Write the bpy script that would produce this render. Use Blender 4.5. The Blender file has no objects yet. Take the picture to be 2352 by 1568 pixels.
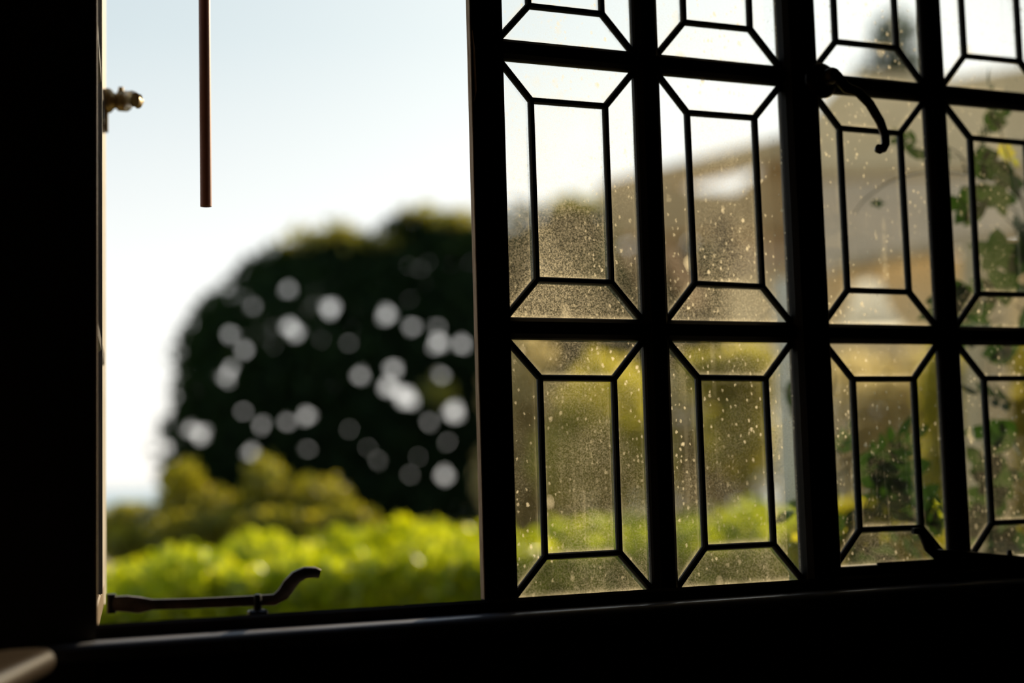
import bpy, math, random
import numpy as np
from mathutils import Vector, Matrix, noise as mnoise

random.seed(7)
S = bpy.context.scene
COL = S.collection

# ------------------------------------------------------------------ camera
ZO = 1.2                                   # height of the middle glazing bar above the room floor
YAW, PITCH, ROLL = math.radians(22.567), math.radians(5.317), math.radians(-1.574)
FPX = 3267.5                               # focal length in pixels of a 2352 px wide frame
CAM = Vector((-0.7414, -1.8019, -0.2152 + ZO))
fw = Vector((math.sin(YAW) * math.cos(PITCH), math.cos(YAW) * math.cos(PITCH), math.sin(PITCH)))
r0 = Vector((math.cos(YAW), -math.sin(YAW), 0))
u0 = r0.cross(fw)
rt = math.cos(ROLL) * r0 + math.sin(ROLL) * u0
up = -math.sin(ROLL) * r0 + math.cos(ROLL) * u0
cd = bpy.data.cameras.new('camera')
cam = bpy.data.objects.new('camera', cd)
COL.objects.link(cam)
cam.matrix_world = Matrix(((rt.x, up.x, -fw.x, CAM.x), (rt.y, up.y, -fw.y, CAM.y), (rt.z, up.z, -fw.z, CAM.z), (0, 0, 0, 1)))
cd.sensor_width = 36
cd.lens = FPX * 36 / 2352
cd.clip_start = 0.05
cd.clip_end = 20000
cd.dof.use_dof = True
cd.dof.focus_distance = 1.99
cd.dof.aperture_fstop = 1.35
S.camera = cam

# ------------------------------------------------------------------ world, sun, exposure
SUN_AZ, SUN_EL = math.radians(53), math.radians(25)
SUN = Vector((math.sin(SUN_AZ) * math.cos(SUN_EL), math.cos(SUN_AZ) * math.cos(SUN_EL), math.sin(SUN_EL)))
W = bpy.data.worlds.new('sky')
S.world = W
W.use_nodes = True
nt = W.node_tree
nt.nodes.clear()
def nn(t, typ, **kw):
    n = t.nodes.new(typ)
    for k, v in kw.items():
        setattr(n, k, v)
    return n
def mth(t, op, a, b=None, clamp=False):
    n = nn(t, 'ShaderNodeMath', operation=op)
    n.use_clamp = clamp
    for i, v in enumerate((a, b)):
        if v is None:
            continue
        if isinstance(v, (int, float)):
            n.inputs[i].default_value = v
        else:
            t.links.new(v, n.inputs[i])
    return n.outputs[0]
def ramp(t, fac, stops, interp='LINEAR'):
    n = nn(t, 'ShaderNodeValToRGB')
    n.color_ramp.interpolation = interp
    e = n.color_ramp.elements
    while len(e) < len(stops):
        e.new(0.5)
    for el, (p, c) in zip(e, stops):
        el.position = p
        el.color = (c[0], c[1], c[2], 1) if hasattr(c, '__len__') else (c, c, c, 1)
    t.links.new(fac, n.inputs[0])
    return n.outputs[0]
tc = nn(nt, 'ShaderNodeTexCoord')
sep = nn(nt, 'ShaderNodeSeparateXYZ')
nt.links.new(tc.outputs['Generated'], sep.inputs[0])
sky = ramp(nt, sep.outputs['Z'], [(0.0, (1.12, 1.08, 1.0)), (0.13, (1.0, 1.02, 1.0)), (0.30, (0.62, 0.73, 0.78)), (0.65, (0.26, 0.38, 0.52)), (1.0, (0.14, 0.24, 0.42))])
dt = nn(nt, 'ShaderNodeVectorMath', operation='DOT_PRODUCT')
nt.links.new(tc.outputs['Generated'], dt.inputs[0])
dt.inputs[1].default_value = SUN
glow = mth(nt, 'POWER', mth(nt, 'MAXIMUM', dt.outputs['Value'], 0.0), 7.0)
gl = nn(nt, 'ShaderNodeMix', data_type='RGBA', blend_type='ADD')
gl.inputs['Factor'].default_value = 1.0
gc = nn(nt, 'ShaderNodeMix', data_type='RGBA', blend_type='MULTIPLY')
gc.inputs['Factor'].default_value = 1.0
nt.links.new(glow, gc.inputs['A'])
gc.inputs['B'].default_value = (0.75, 0.66, 0.52, 1)
nt.links.new(sky, gl.inputs['A'])
nt.links.new(gc.outputs['Result'], gl.inputs['B'])
bg = nn(nt, 'ShaderNodeBackground')
bg.inputs['Strength'].default_value = 1.0
nt.links.new(gl.outputs['Result'], bg.inputs['Color'])
wo = nn(nt, 'ShaderNodeOutputWorld')
nt.links.new(bg.outputs[0], wo.inputs[0])

sd = bpy.data.lights.new('sun', 'SUN')
sd.energy = 7.0
sd.color = (1.0, 0.82, 0.54)
sd.angle = math.radians(0.6)
so = bpy.data.objects.new('sun', sd)
COL.objects.link(so)
so.location = (6, 5, 6)
so.rotation_euler = SUN.to_track_quat('Z', 'Y').to_euler()

S.view_settings.view_transform = 'Standard'
S.view_settings.look = 'None'
S.view_settings.exposure = 0.0
S.view_settings.gamma = 1.0
S.view_settings.use_curve_mapping = False
S.cycles.use_denoising = True
S.cycles.transparent_max_bounces = 24
S.cycles.max_bounces = 10
S.cycles.sample_clamp_indirect = 6.0

# ------------------------------------------------------------------ placing helpers
def ray(px, py):
    return rt * ((px - 1176) / FPX) - up * ((py - 784) / FPX) + fw
def atY(px, py, Y):                         # point on the vertical plane at distance Y outside the window
    d = ray(px, py)
    return CAM + d * ((Y - CAM.y) / d.y)
def atD(px, py, D):                         # point at depth D in front of the viewer
    return CAM + ray(px, py) * D

# ------------------------------------------------------------------ materials
def mat(name):
    m = bpy.data.materials.new(name)
    m.use_nodes = True
    t = m.node_tree
    t.nodes.clear()
    out = nn(t, 'ShaderNodeOutputMaterial')
    return m, t, out
def noise(t, scale, detail=3, stretch=None, coord='Object'):
    c = nn(t, 'ShaderNodeTexCoord')
    src = c.outputs[coord]
    if stretch:
        mp = nn(t, 'ShaderNodeMapping')
        mp.inputs['Scale'].default_value = stretch
        t.links.new(src, mp.inputs[0])
        src = mp.outputs[0]
    n = nn(t, 'ShaderNodeTexNoise')
    n.inputs['Scale'].default_value = scale
    n.inputs['Detail'].default_value = detail
    t.links.new(src, n.inputs['Vector'])
    return n.outputs['Fac']
def solid(name, c1, c2, rough=0.6, scale=12, stretch=None, metal=0.0, bump=0.0, spec=0.5):
    m, t, out = mat(name)
    p = nn(t, 'ShaderNodeBsdfPrincipled')
    f = noise(t, scale, 4, stretch)
    t.links.new(ramp(t, f, [(0.3, c1), (0.7, c2)]), p.inputs['Base Color'])
    p.inputs['Roughness'].default_value = rough
    p.inputs['Metallic'].default_value = metal
    p.inputs['Specular IOR Level'].default_value = spec
    if bump:
        b = nn(t, 'ShaderNodeBump')
        b.inputs['Strength'].default_value = bump
        b.inputs['Distance'].default_value = 0.002
        t.links.new(f, b.inputs['Height'])
        t.links.new(b.outputs[0], p.inputs['Normal'])
    t.links.new(p.outputs[0], out.inputs[0])
    return m
def leafmat(name, c1, c2, trans=0.55, tcol=None, rough=0.5, gloss=0.05):
    m, t, out = mat(name)
    f = noise(t, 6, 2)
    g = nn(t, 'ShaderNodeNewGeometry')
    fac = mth(t, 'ADD', mth(t, 'MULTIPLY', f, 0.6), mth(t, 'MULTIPLY', g.outputs['Random Per Island'], 0.5))
    colr = ramp(t, fac, [(0.3, c1), (0.75, c2)])
    d = nn(t, 'ShaderNodeBsdfDiffuse')
    tr = nn(t, 'ShaderNodeBsdfTranslucent')
    t.links.new(colr, d.inputs[0])
    if tcol:
        mm = nn(t, 'ShaderNodeMix', data_type='RGBA', blend_type='MULTIPLY')
        mm.inputs['Factor'].default_value = 1
        t.links.new(colr, mm.inputs['A'])
        mm.inputs['B'].default_value = (*tcol, 1)
        t.links.new(mm.outputs['Result'], tr.inputs[0])
    else:
        t.links.new(colr, tr.inputs[0])
    mx = nn(t, 'ShaderNodeMixShader')
    mx.inputs[0].default_value = trans
    t.links.new(d.outputs[0], mx.inputs[1])
    t.links.new(tr.outputs[0], mx.inputs[2])
    gb = nn(t, 'ShaderNodeBsdfGlossy')
    gb.inputs['Roughness'].default_value = rough
    m2 = nn(t, 'ShaderNodeMixShader')
    m2.inputs[0].default_value = gloss
    t.links.new(mx.outputs[0], m2.inputs[1])
    t.links.new(gb.outputs[0], m2.inputs[2])
    t.links.new(m2.outputs[0], out.inputs[0])
    return m

WOOD = solid('dark_stained_wood', (0.012, 0.007, 0.004), (0.024, 0.013, 0.008), 0.6, 9, (6, 6, 1), bump=0.15, spec=0.22)
TABLEW = solid('polished_table_wood', (0.026, 0.017, 0.010), (0.045, 0.03, 0.018), 0.27, 14, (1, 8, 8), spec=1.0)
WOOD_SHEEN = solid('sill_sheen_grey', (0.15, 0.15, 0.17), (0.22, 0.22, 0.25), 0.30, 14, (1, 8, 8), bump=0.2)  # blue-grey base stands in for the sky's sheen on dark varnish
WORN = solid('worn_bare_wood', (0.38, 0.23, 0.12), (0.70, 0.50, 0.32), 0.7, 30, (8, 8, 1), bump=0.3)
SASH = solid('sunlit_sash_brown', (0.10, 0.06, 0.035), (0.24, 0.16, 0.10), 0.45, 14, (8, 8, 1), bump=0.2)  # lighter copy of the dark wood, sunlight put into the brown
LEAD = solid('dull_lead', (0.012, 0.012, 0.012), (0.03, 0.03, 0.03), 0.6, 60, metal=0.3)
IRON = solid('worn_iron', (0.10, 0.085, 0.075), (0.26, 0.20, 0.17), 0.42, 40, metal=0.5, bump=0.2)
IRON_DARK = solid('blackened_iron', (0.02, 0.02, 0.022), (0.05, 0.05, 0.055), 0.4, 40, metal=0.6)
BRASS = solid('aged_brass', (0.20, 0.13, 0.05), (0.42, 0.31, 0.14), 0.38, 45, metal=0.8, bump=0.15)
BRONZE = solid('dark_bronze', (0.03, 0.02, 0.012), (0.10, 0.06, 0.03), 0.35, 45, metal=0.8)
COPPER = solid('reddish_brown_tube', (0.26, 0.095, 0.06), (0.38, 0.14, 0.09), 0.45, 6, (3, 3, 1), metal=0.15)
SUNLIT = solid('sunlit_stile_tone', (0.70, 0.62, 0.50), (0.80, 0.73, 0.62), 0.6, 14, (6, 6, 1), bump=0.2)  # pale tone carries the sunlit strip on the open casement
CORD = solid('cord', (0.1, 0.08, 0.06), (0.2, 0.17, 0.13), 0.8)
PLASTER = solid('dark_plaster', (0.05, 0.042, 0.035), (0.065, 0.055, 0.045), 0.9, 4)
OUTWALL = solid('pale_render', (0.5, 0.45, 0.36), (0.6, 0.54, 0.44), 0.9, 5)
FLOORW = solid('dark_floor_boards', (0.03, 0.02, 0.012), (0.06, 0.04, 0.025), 0.45, 5, (1, 8, 1))
TAN = solid('tan_timber', (0.42, 0.30, 0.15), (0.55, 0.41, 0.22), 0.8, 5, (1, 4, 4))
TANW = solid('cream_wall', (0.62, 0.49, 0.28), (0.72, 0.58, 0.36), 0.9, 3)
GREYB = solid('greyish_boards', (0.58, 0.48, 0.35), (0.68, 0.57, 0.43), 0.9, 3)
BRACE = solid('reddish_brace', (0.50, 0.30, 0.16), (0.62, 0.40, 0.22), 0.8, 5)
WHITE = solid('white_paint', (0.66, 0.62, 0.52), (0.74, 0.70, 0.60), 0.6, 5)
SHADE = leafmat('white_fabric_shade', (0.80, 0.76, 0.66), (0.94, 0.9, 0.8), 0.75)
DRY = solid('dry_garden_earth', (0.20, 0.16, 0.07), (0.34, 0.28, 0.12), 0.95, 1.2)
SEAM = solid('sea_water', (0.30, 0.42, 0.50), (0.34, 0.47, 0.55), 0.35, 0.01)
BARK = solid('bark', (0.03, 0.022, 0.015), (0.07, 0.05, 0.035), 0.9, 14, (6, 6, 1))
STEMM = solid('green_stem', (0.10, 0.11, 0.04), (0.18, 0.17, 0.07), 0.7, 20)

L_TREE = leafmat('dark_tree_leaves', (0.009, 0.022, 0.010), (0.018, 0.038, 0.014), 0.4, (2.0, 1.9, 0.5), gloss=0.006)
L_HEDGE = leafmat('bright_hedge_leaves', (0.20, 0.29, 0.008), (0.50, 0.55, 0.012), 0.62, (1.55, 1.42, 0.5), rough=0.35, gloss=0.05)
L_OLIVE = leafmat('yellow_olive_leaves', (0.30, 0.31, 0.03), (0.58, 0.53, 0.08), 0.7, (1.2, 1.1, 0.7), gloss=0.04)
L_DRY = leafmat('dry_shrub_leaves', (0.46, 0.37, 0.15), (0.74, 0.61, 0.28), 0.72, gloss=0.03)
L_VINE = leafmat('vine_leaves', (0.012, 0.034, 0.006), (0.026, 0.062, 0.010), 0.40, (1.4, 1.4, 0.7), gloss=0.05)
L_BUSH = leafmat('olive_bush_leaves', (0.16, 0.18, 0.012), (0.40, 0.36, 0.03), 0.62, (1.2, 1.15, 0.6), gloss=0.05)
L_YOUNG = leafmat('young_yellow_leaves', (0.34, 0.36, 0.02), (0.5, 0.46, 0.03), 0.65, (1.2, 1.1, 0.6), gloss=0.04)

# glass: clear side and the dusty outdoor side
def glassmat(name, dusty):
    m, t, out = mat(name)
    tr = nn(t, 'ShaderNodeBsdfTransparent')
    tr.inputs[0].default_value = (0.985, 0.99, 0.985, 1)
    gb = nn(t, 'ShaderNodeBsdfGlossy')
    gb.inputs['Roughness'].default_value = 0.03
    fr = nn(t, 'ShaderNodeFresnel')
    fr.inputs['IOR'].default_value = 1.35
    mx = nn(t, 'ShaderNodeMixShader')
    t.links.new(fr.outputs[0], mx.inputs[0])
    t.links.new(tr.outputs[0], mx.inputs[1])
    t.links.new(gb.outputs[0], mx.inputs[2])
    if not dusty:
        t.links.new(mx.outputs[0], out.inputs[0])
        return m
    c = nn(t, 'ShaderNodeTexCoord')
    oi = nn(t, 'ShaderNodeObjectInfo')
    def N(scale, detail=2, stretch=(1, 1, 1), rough=0.5):
        mp = nn(t, 'ShaderNodeMapping')
        mp.inputs['Scale'].default_value = stretch
        t.links.new(c.outputs['Object'], mp.inputs[0])
        n = nn(t, 'ShaderNodeTexNoise')
        n.inputs['Scale'].default_value = scale
        n.inputs['Detail'].default_value = detail
        n.inputs['Roughness'].default_value = rough
        t.links.new(mp.outputs[0], n.inputs['Vector'])
        return n.outputs['Fac']
    film = ramp(t, N(7, 2), [(0.36, 0.025), (0.64, 0.135)])
    per = mth(t, 'ADD', 0.35, mth(t, 'MULTIPLY', oi.outputs['Random'], 1.1))
    film = mth(t, 'MULTIPLY', film, per)
    sx_ = nn(t, 'ShaderNodeSeparateXYZ')
    t.links.new(c.outputs['Object'], sx_.inputs[0])
    film = mth(t, 'MULTIPLY', film, ramp(t, sx_.outputs['X'], [(0.0, 1.25), (0.45, 1.0), (0.56, 0.50), (0.9, 0.40)]))
    film = mth(t, 'MULTIPLY', film, ramp(t, mth(t, 'SUBTRACT', sx_.outputs['Z'], 0.9), [(0.0, 0.85), (0.35, 0.95), (0.55, 0.75), (0.72, 0.4)]))
    grain = ramp(t, N(420, 2, rough=0.7), [(0.38, 0.35), (0.70, 2.2)])
    film = mth(t, 'MULTIPLY', film, grain)
    # dried rain spots
    def spots(scale, rad, keep, k):
        mp = nn(t, 'ShaderNodeMapping')
        mp.inputs['Scale'].default_value = (1, 1, 0.72)
        t.links.new(c.outputs['Object'], mp.inputs[0])
        wob = nn(t, 'ShaderNodeTexNoise')
        wob.inputs['Scale'].default_value = 300
        t.links.new(c.outputs['Object'], wob.inputs['Vector'])
        va = nn(t, 'ShaderNodeVectorMath', operation='SCALE')
        t.links.new(wob.outputs['Color'], va.inputs[0])
        va.inputs['Scale'].default_value = 0.004
        ad = nn(t, 'ShaderNodeVectorMath', operation='ADD')
        t.links.new(mp.outputs[0], ad.inputs[0])
        t.links.new(va.outputs[0], ad.inputs[1])
        v = nn(t, 'ShaderNodeTexVoronoi')
        v.voronoi_dimensions = '3D'
        v.inputs['Scale'].default_value = scale
        t.links.new(ad.outputs[0], v.inputs['Vector'])
        sc = nn(t, 'ShaderNodeSeparateColor')
        t.links.new(v.outputs['Color'], sc.inputs[0])
        on = mth(t, 'GREATER_THAN', sc.outputs[0], keep)
        r = mth(t, 'MULTIPLY', rad, mth(t, 'ADD', 0.3, sc.outputs[1]))
        s = mth(t, 'SUBTRACT', 1.0, mth(t, 'DIVIDE', v.outputs['Distance'], r), clamp=True)
        s = mth(t, 'POWER', s, 0.6)
        return mth(t, 'MULTIPLY', mth(t, 'MULTIPLY', s, on), k)
    patch = ramp(t, N(5, 2), [(0.42, 0.25), (0.60, 1.0)])
    sp = mth(t, 'ADD', mth(t, 'ADD', spots(58, 0.26, 0.52, 0.9), spots(30, 0.25, 0.64, 0.9)), spots(140, 0.28, 0.55, 0.7))
    sp = mth(t, 'MULTIPLY', sp, patch)
    streak = ramp(t, N(60, 2, (1, 1, 0.06)), [(0.60, 0.0), (0.76, 0.16)])
    streak = mth(t, 'MULTIPLY', streak, ramp(t, N(9, 2), [(0.45, 0.0), (0.65, 1.0)]))
    at = nn(t, 'ShaderNodeAttribute', attribute_name='edge')
    ef = mth(t, 'POWER', at.outputs['Fac'], 2.2)
    ef = mth(t, 'MULTIPLY', ef, ramp(t, N(40, 3), [(0.3, 0.2), (0.7, 1.0)]))
    dust = mth(t, 'ADD', mth(t, 'ADD', film, sp), mth(t, 'ADD', streak, ef), clamp=True)
    dust = mth(t, 'MINIMUM', dust, 0.9)
    tl = nn(t, 'ShaderNodeBsdfTranslucent')
    tl.inputs[0].default_value = (0.96, 0.82, 0.56, 1)
    df = nn(t, 'ShaderNodeBsdfDiffuse')
    df.inputs[0].default_value = (0.7, 0.68, 0.62, 1)
    dm = nn(t, 'ShaderNodeMixShader')
    dm.inputs[0].default_value = 0.2
    t.links.new(tl.outputs[0], dm.inputs[1])
    t.links.new(df.outputs[0], dm.inputs[2])
    fin = nn(t, 'ShaderNodeMixShader')
    t.links.new(dust, fin.inputs[0])
    t.links.new(mx.outputs[0], fin.inputs[1])
    t.links.new(dm.outputs[0], fin.inputs[2])
    t.links.new(fin.outputs[0], out.inputs[0])
    return m
GLASS = glassmat('clear_glass', False)
DUSTY = glassmat('dusty_glass', True)

# ------------------------------------------------------------------ mesh helpers
class MB:
    def __init__(self):
        self.v, self.f, self.m = [], [], []
    def add(self, vs, fs, mi=0):
        b = len(self.v)
        self.v += [tuple(x) for x in vs]
        self.f += [tuple(b + i for i in q) for q in fs]
        self.m += [mi] * len(fs)
        return self
    def box(self, x0, x1, y0, y1, z0, z1, ch=0.0):
        if ch <= 0:
            vs = [(x, y, z) for x in (x0, x1) for y in (y0, y1) for z in (z0, z1)]
            return self.add(vs, [(0, 1, 3, 2), (4, 6, 7, 5), (0, 4, 5, 1), (2, 3, 7, 6), (0, 2, 6, 4), (1, 5, 7, 3)])
        c = ch
        L = []
        for z, k in ((z0, c), (z0 + c, 0), (z1 - c, 0), (z1, c)):
            a, b, p, q = x0 + k, x1 - k, y0 + k, y1 - k
            L.append([(a + c, p, z), (b - c, p, z), (b, p + c, z), (b, q - c, z), (b - c, q, z), (a + c, q, z), (a, q - c, z), (a, p + c, z)])
        return self.loft(L)
    def loft(self, rings, cap=True, mi=0):
        n = len(rings[0])
        vs = [p for r in rings for p in r]
        fs = []
        for i in range(len(rings) - 1):
            for j in range(n):
                k = (j + 1) % n
                fs.append((i * n + j, i * n + k, (i + 1) * n + k, (i + 1) * n + j))
        if cap:
            fs.append(tuple(range(n - 1, -1, -1)))
            fs.append(tuple((len(rings) - 1) * n + j for j in range(n)))
        return self.add(vs, fs, mi)
    def tube(self, pts, rad, n=8, cap=True):
        pts = [Vector(p) for p in pts]
        rads = rad if hasattr(rad, '__len__') else [rad] * len(pts)
        rings = []
        ref = None
        for i, p in enumerate(pts):
            T = (pts[min(i + 1, len(pts) - 1)] - pts[max(i - 1, 0)]).normalized()
            if ref is None:
                ref = T.orthogonal().normalized()
            ref = (ref - T * ref.dot(T)).normalized()
            B = T.cross(ref)
            rings.append([p + (ref * math.cos(a) + B * math.sin(a)) * rads[i] for a in [2 * math.pi * j / n for j in range(n)]])
        return self.loft(rings, cap)
    def sweep(self, pts, hh, tt, side, n=10, sq=0.55):   # flat bar: hh half height in its plane, tt half thickness along side
        pts = [Vector(p) for p in pts]
        side = Vector(side).normalized()
        hh = hh if hasattr(hh, '__len__') else [hh] * len(pts)
        tt = tt if hasattr(tt, '__len__') else [tt] * len(pts)
        rings = []
        for i, p in enumerate(pts):
            T = (pts[min(i + 1, len(pts) - 1)] - pts[max(i - 1, 0)]).normalized()
            Nn = side.cross(T).normalized()
            sd_ = T.cross(Nn).normalized()
            ring = []
            for j in range(n):
                a = 2 * math.pi * j / n
                ca, sa = math.cos(a), math.sin(a)
                ring.append(p + Nn * hh[i] * math.copysign(abs(ca) ** sq, ca) + sd_ * tt[i] * math.copysign(abs(sa) ** sq, sa))
            rings.append(ring)
        return self.loft(rings)
    def lathe(self, prof, origin, axis, n=20, cap=True):            # prof: (distance along axis, radius)
        o = Vector(origin)
        A = Vector(axis).normalized()
        R = A.orthogonal().normalized()
        B = A.cross(R)
        rings = [[o + A * h + (R * math.cos(2 * math.pi * j / n) + B * math.sin(2 * math.pi * j / n)) * max(r, 1e-5) for j in range(n)] for h, r in prof]
        return self.loft(rings, cap)
    def beam(self, p, q, w, h, upv=(0, 0, 1), taper=1.0):
        p, q = Vector(p), Vector(q)
        T = (q - p).normalized()
        X = T.cross(Vector(upv)).normalized()
        U = X.cross(T)
        c = min(w, h) * 0.12
        rings = []
        for e, k in ((p, 1.0), (q, taper)):
            a, b = w / 2 * k, h / 2 * k
            rings.append([e + X * x + U * y for x, y in ((-a + c, -b), (a - c, -b), (a, -b + c), (a, b - c), (a - c, b), (-a + c, b), (-a, b - c), (-a, -b + c))])
        return self.loft(rings)
    def prism(self, poly, off):                            # polygon of 3-D points pushed along off
        off = Vector(off)
        a = [Vector(p) for p in poly]
        return self.loft([a, [p + off for p in a]])
    def build(self, name, mats, parent=None, smooth=False):
        me = bpy.data.meshes.new(name)
        me.from_pydata(self.v, [], self.f)
        for m in (mats if isinstance(mats, (list, tuple)) else [mats]):
            me.materials.append(m)
        if any(self.m):
            me.polygons.foreach_set('material_index', self.m)
        if smooth:
            me.polygons.foreach_set('use_smooth', [True] * len(me.polygons))
        me.update()
        import bmesh
        bm = bmesh.new()
        bm.from_mesh(me)
        bmesh.ops.recalc_face_normals(bm, faces=bm.faces)
        bm.to_mesh(me)
        bm.free()
        if smooth:
            me.set_sharp_from_angle(angle=math.radians(40))
        o = bpy.data.objects.new(name, me)
        COL.objects.link(o)
        if parent:
            o.parent = parent
        return o
def empty(name, loc=(0, 0, 0), rz=0.0):
    o = bpy.data.objects.new(name, None)
    o.empty_display_size = 0.1
    COL.objects.link(o)
    o.location = loc
    o.rotation_euler = (0, 0, rz)
    return o
def tag(o, label=None, cat=None, group=None, kind=None):
    for k, v in (('label', label), ('category', cat), ('group', group), ('kind', kind)):
        if v:
            o[k] = v
    return o
def local(o, p):                                            # world point in an unrotated-parent empty's space
    M = Matrix.Translation(o.location) @ Matrix.Rotation(o.rotation_euler.z, 4, 'Z')
    return M.inverted() @ Vector(p)

def leaf_cloud(name, C, size, material, parent, seed=0, aspect=0.5, upb=0.35, jit=0.35, origin=(0, 0, 0)):
    rng = np.random.default_rng(seed)
    n = len(C)
    C = np.asarray(C) - np.asarray(origin)
    d = rng.normal(size=(n, 3))
    d[:, 2] += upb
    d /= np.linalg.norm(d, axis=1)[:, None]
    k = rng.normal(size=(n, 3))
    k[:, 2] *= 0.8
    sdv = np.cross(d, k)
    sdv /= np.linalg.norm(sdv, axis=1)[:, None] + 1e-9
    nr = np.cross(d, sdv)
    L = size * (1 + jit * rng.uniform(-1, 1, n))[:, None]
    b = C - d * L * 0.5
    tip = C + d * L * 0.5 - nr * L * 0.08
    l = C + sdv * L * aspect * 0.5 + nr * L * 0.06
    r = C - sdv * L * aspect * 0.5 + nr * L * 0.06
    V = np.stack([b, l, tip, r], 1).reshape(-1, 3)
    me = bpy.data.meshes.new(name)
    me.vertices.add(4 * n)
    me.vertices.foreach_set('co', V.astype(np.float32).ravel())
    me.loops.add(4 * n)
    me.loops.foreach_set('vertex_index', np.arange(4 * n, dtype=np.int32))
    me.polygons.add(n)
    me.polygons.foreach_set('loop_start', np.arange(0, 4 * n, 4, dtype=np.int32))
    me.materials.append(material)
    me.update(calc_edges=True)
    o = bpy.data.objects.new(name, me)
    COL.objects.link(o)
    o.parent = parent
    o['kind'] = 'stuff'
    return o

# ------------------------------------------------------------------ the room
XJ = atY(222, 600, -0.05).x                # right face of the left jamb
def st(name, mb, m, label, cat, smooth=False):
    o = mb.build(name, m, None, smooth)
    return tag(o, label, cat, kind='structure')
WT = 0.20                                  # wall thickness outside the frame
TOPZ = ZO + 0.85
SILL = ZO - 0.3964
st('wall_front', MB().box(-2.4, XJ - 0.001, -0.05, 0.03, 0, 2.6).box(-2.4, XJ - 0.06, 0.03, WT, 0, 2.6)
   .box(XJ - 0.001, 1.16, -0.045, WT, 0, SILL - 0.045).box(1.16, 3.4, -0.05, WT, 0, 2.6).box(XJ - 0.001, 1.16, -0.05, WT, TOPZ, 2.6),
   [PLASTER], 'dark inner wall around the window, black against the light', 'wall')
st('wall_left', MB().box(-2.5, -2.4, -4.2, WT, 0, 2.6), PLASTER, 'dark wall at the left end of the room', 'wall')
st('wall_right', MB().box(3.4, 3.5, -4.2, WT, 0, 2.6), PLASTER, 'dark wall at the right end of the room', 'wall')
st('wall_back', MB().box(-2.5, 3.5, -4.3, -4.2, 0, 2.6), PLASTER, 'dark wall opposite the window', 'wall')
st('ceiling', MB().box(-2.5, 3.5, -4.3, WT, 2.6, 2.7), PLASTER, 'dark ceiling over the room', 'ceiling')
st('floor', MB().box(-2.5, 3.5, -4.3, WT, -0.1, 0), FLOORW, 'dark boarded floor of the room', 'floor')
# stool with a rounded nosing
prof = [(-0.03, SILL - 0.03), (-0.03, SILL)] + [(-0.062 - 0.012 * math.sin(a), SILL - 0.012 + 0.012 * math.cos(a)) for a in [math.pi * k / 8 for k in range(9)]]
st('trim_1', MB().loft([[(x, y, z) for y, z in prof] for x in (-0.62, 0.1, 0.9, 2.0)]), WOOD_SHEEN,
   'varnished sill board under the whole window, sky sheen put into its grey colour', 'sill', True)

# ------------------------------------------------------------------ windows
CW, IX, IZ = 0.21, 0.0475, 0.0535
def bar_v(x0, x1, z0, z1, yf=-0.013, yb=0.011, nf=0.55, nb=0.6):
    c, h = (x0 + x1) / 2, (x1 - x0) / 2
    sec = [(c - h * nf, yf), (c + h * nf, yf), (c + h * 0.9, yf * 0.45), (c + h, -0.002), (c + h, 0.006), (c + h * nb, yb), (c - h * nb, yb), (c - h, 0.006), (c - h, -0.002), (c - h * 0.9, yf * 0.45)]
    return MB().loft([[(x, y, z) for x, y in sec] for z in (z0, z1)])
def bar_h(x0, x1, z0, z1, yf=-0.012, yb=0.011, nf=0.55, nb=0.6):
    c, h = (z0 + z1) / 2, (z1 - z0) / 2
    sec = [(c - h * nf, yf), (c + h * nf, yf), (c + h * 0.9, yf * 0.45), (c + h, -0.002), (c + h, 0.006), (c + h * nb, yb), (c - h * nb, yb), (c - h, 0.006), (c - h, -0.002), (c - h * 0.9, yf * 0.45)]
    return MB().loft([[(x, y, z) for z, y in sec] for x in (x0, x1)])
def pane(poly, parent):                     # poly: (x, z) corners; slab 3 mm thick, dusty outside
    n = len(poly)
    cx, cz = sum(p[0] for p in poly) / n, sum(p[1] for p in poly) / n
    inn = []
    for i in range(n):
        a, b, c = Vector(poly[i - 1]), Vector(poly[i]), Vector(poly[(i + 1) % n])
        e1, e2 = (b - a).normalized(), (c - b).normalized()
        n1, n2 = Vector((-e1.y, e1.x)), Vector((-e2.y, e2.x))
        if n1.dot(Vector((cx, cz)) - b) < 0:
            n1, n2 = -n1, -n2
        bi = (n1 + n2).normalized()
        inn.append(b + bi * (0.014 / max(0.4, bi.dot(n1))))
    ty, tz = random.uniform(-0.004, 0.004), random.uniform(-0.004, 0.004)
    V = [(x, 0.0, z) for x, z in poly] + [(x, 0.003, z) for x, z in poly] + [(p.x, 0.003, p.y) for p in inn]
    F = [tuple(range(n))] + [(i, (i + 1) % n, n + (i + 1) % n, n + i) for i in range(n)]
    F += [(n + i, n + (i + 1) % n, 2 * n + (i + 1) % n, 2 * n + i) for i in range(n)] + [tuple(2 * n + i for i in range(n))]
    mb = MB()
    mb.add(V, F)
    mb.m = [0] * (1 + n) + [1] * (n + 1)
    o = mb.build('pane', [GLASS, DUSTY], parent)
    at = o.data.attributes.new('edge', 'FLOAT', 'POINT')
    zs_ = [p[1] for p in poly]
    lo, hi = min(zs_), max(zs_)
    ev = [1.0 if z - lo < 0.3 * (hi - lo) else 0.55 for z in zs_]
    at.data.foreach_set('value', ev + ev + [0.0] * n)
    return o
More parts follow.
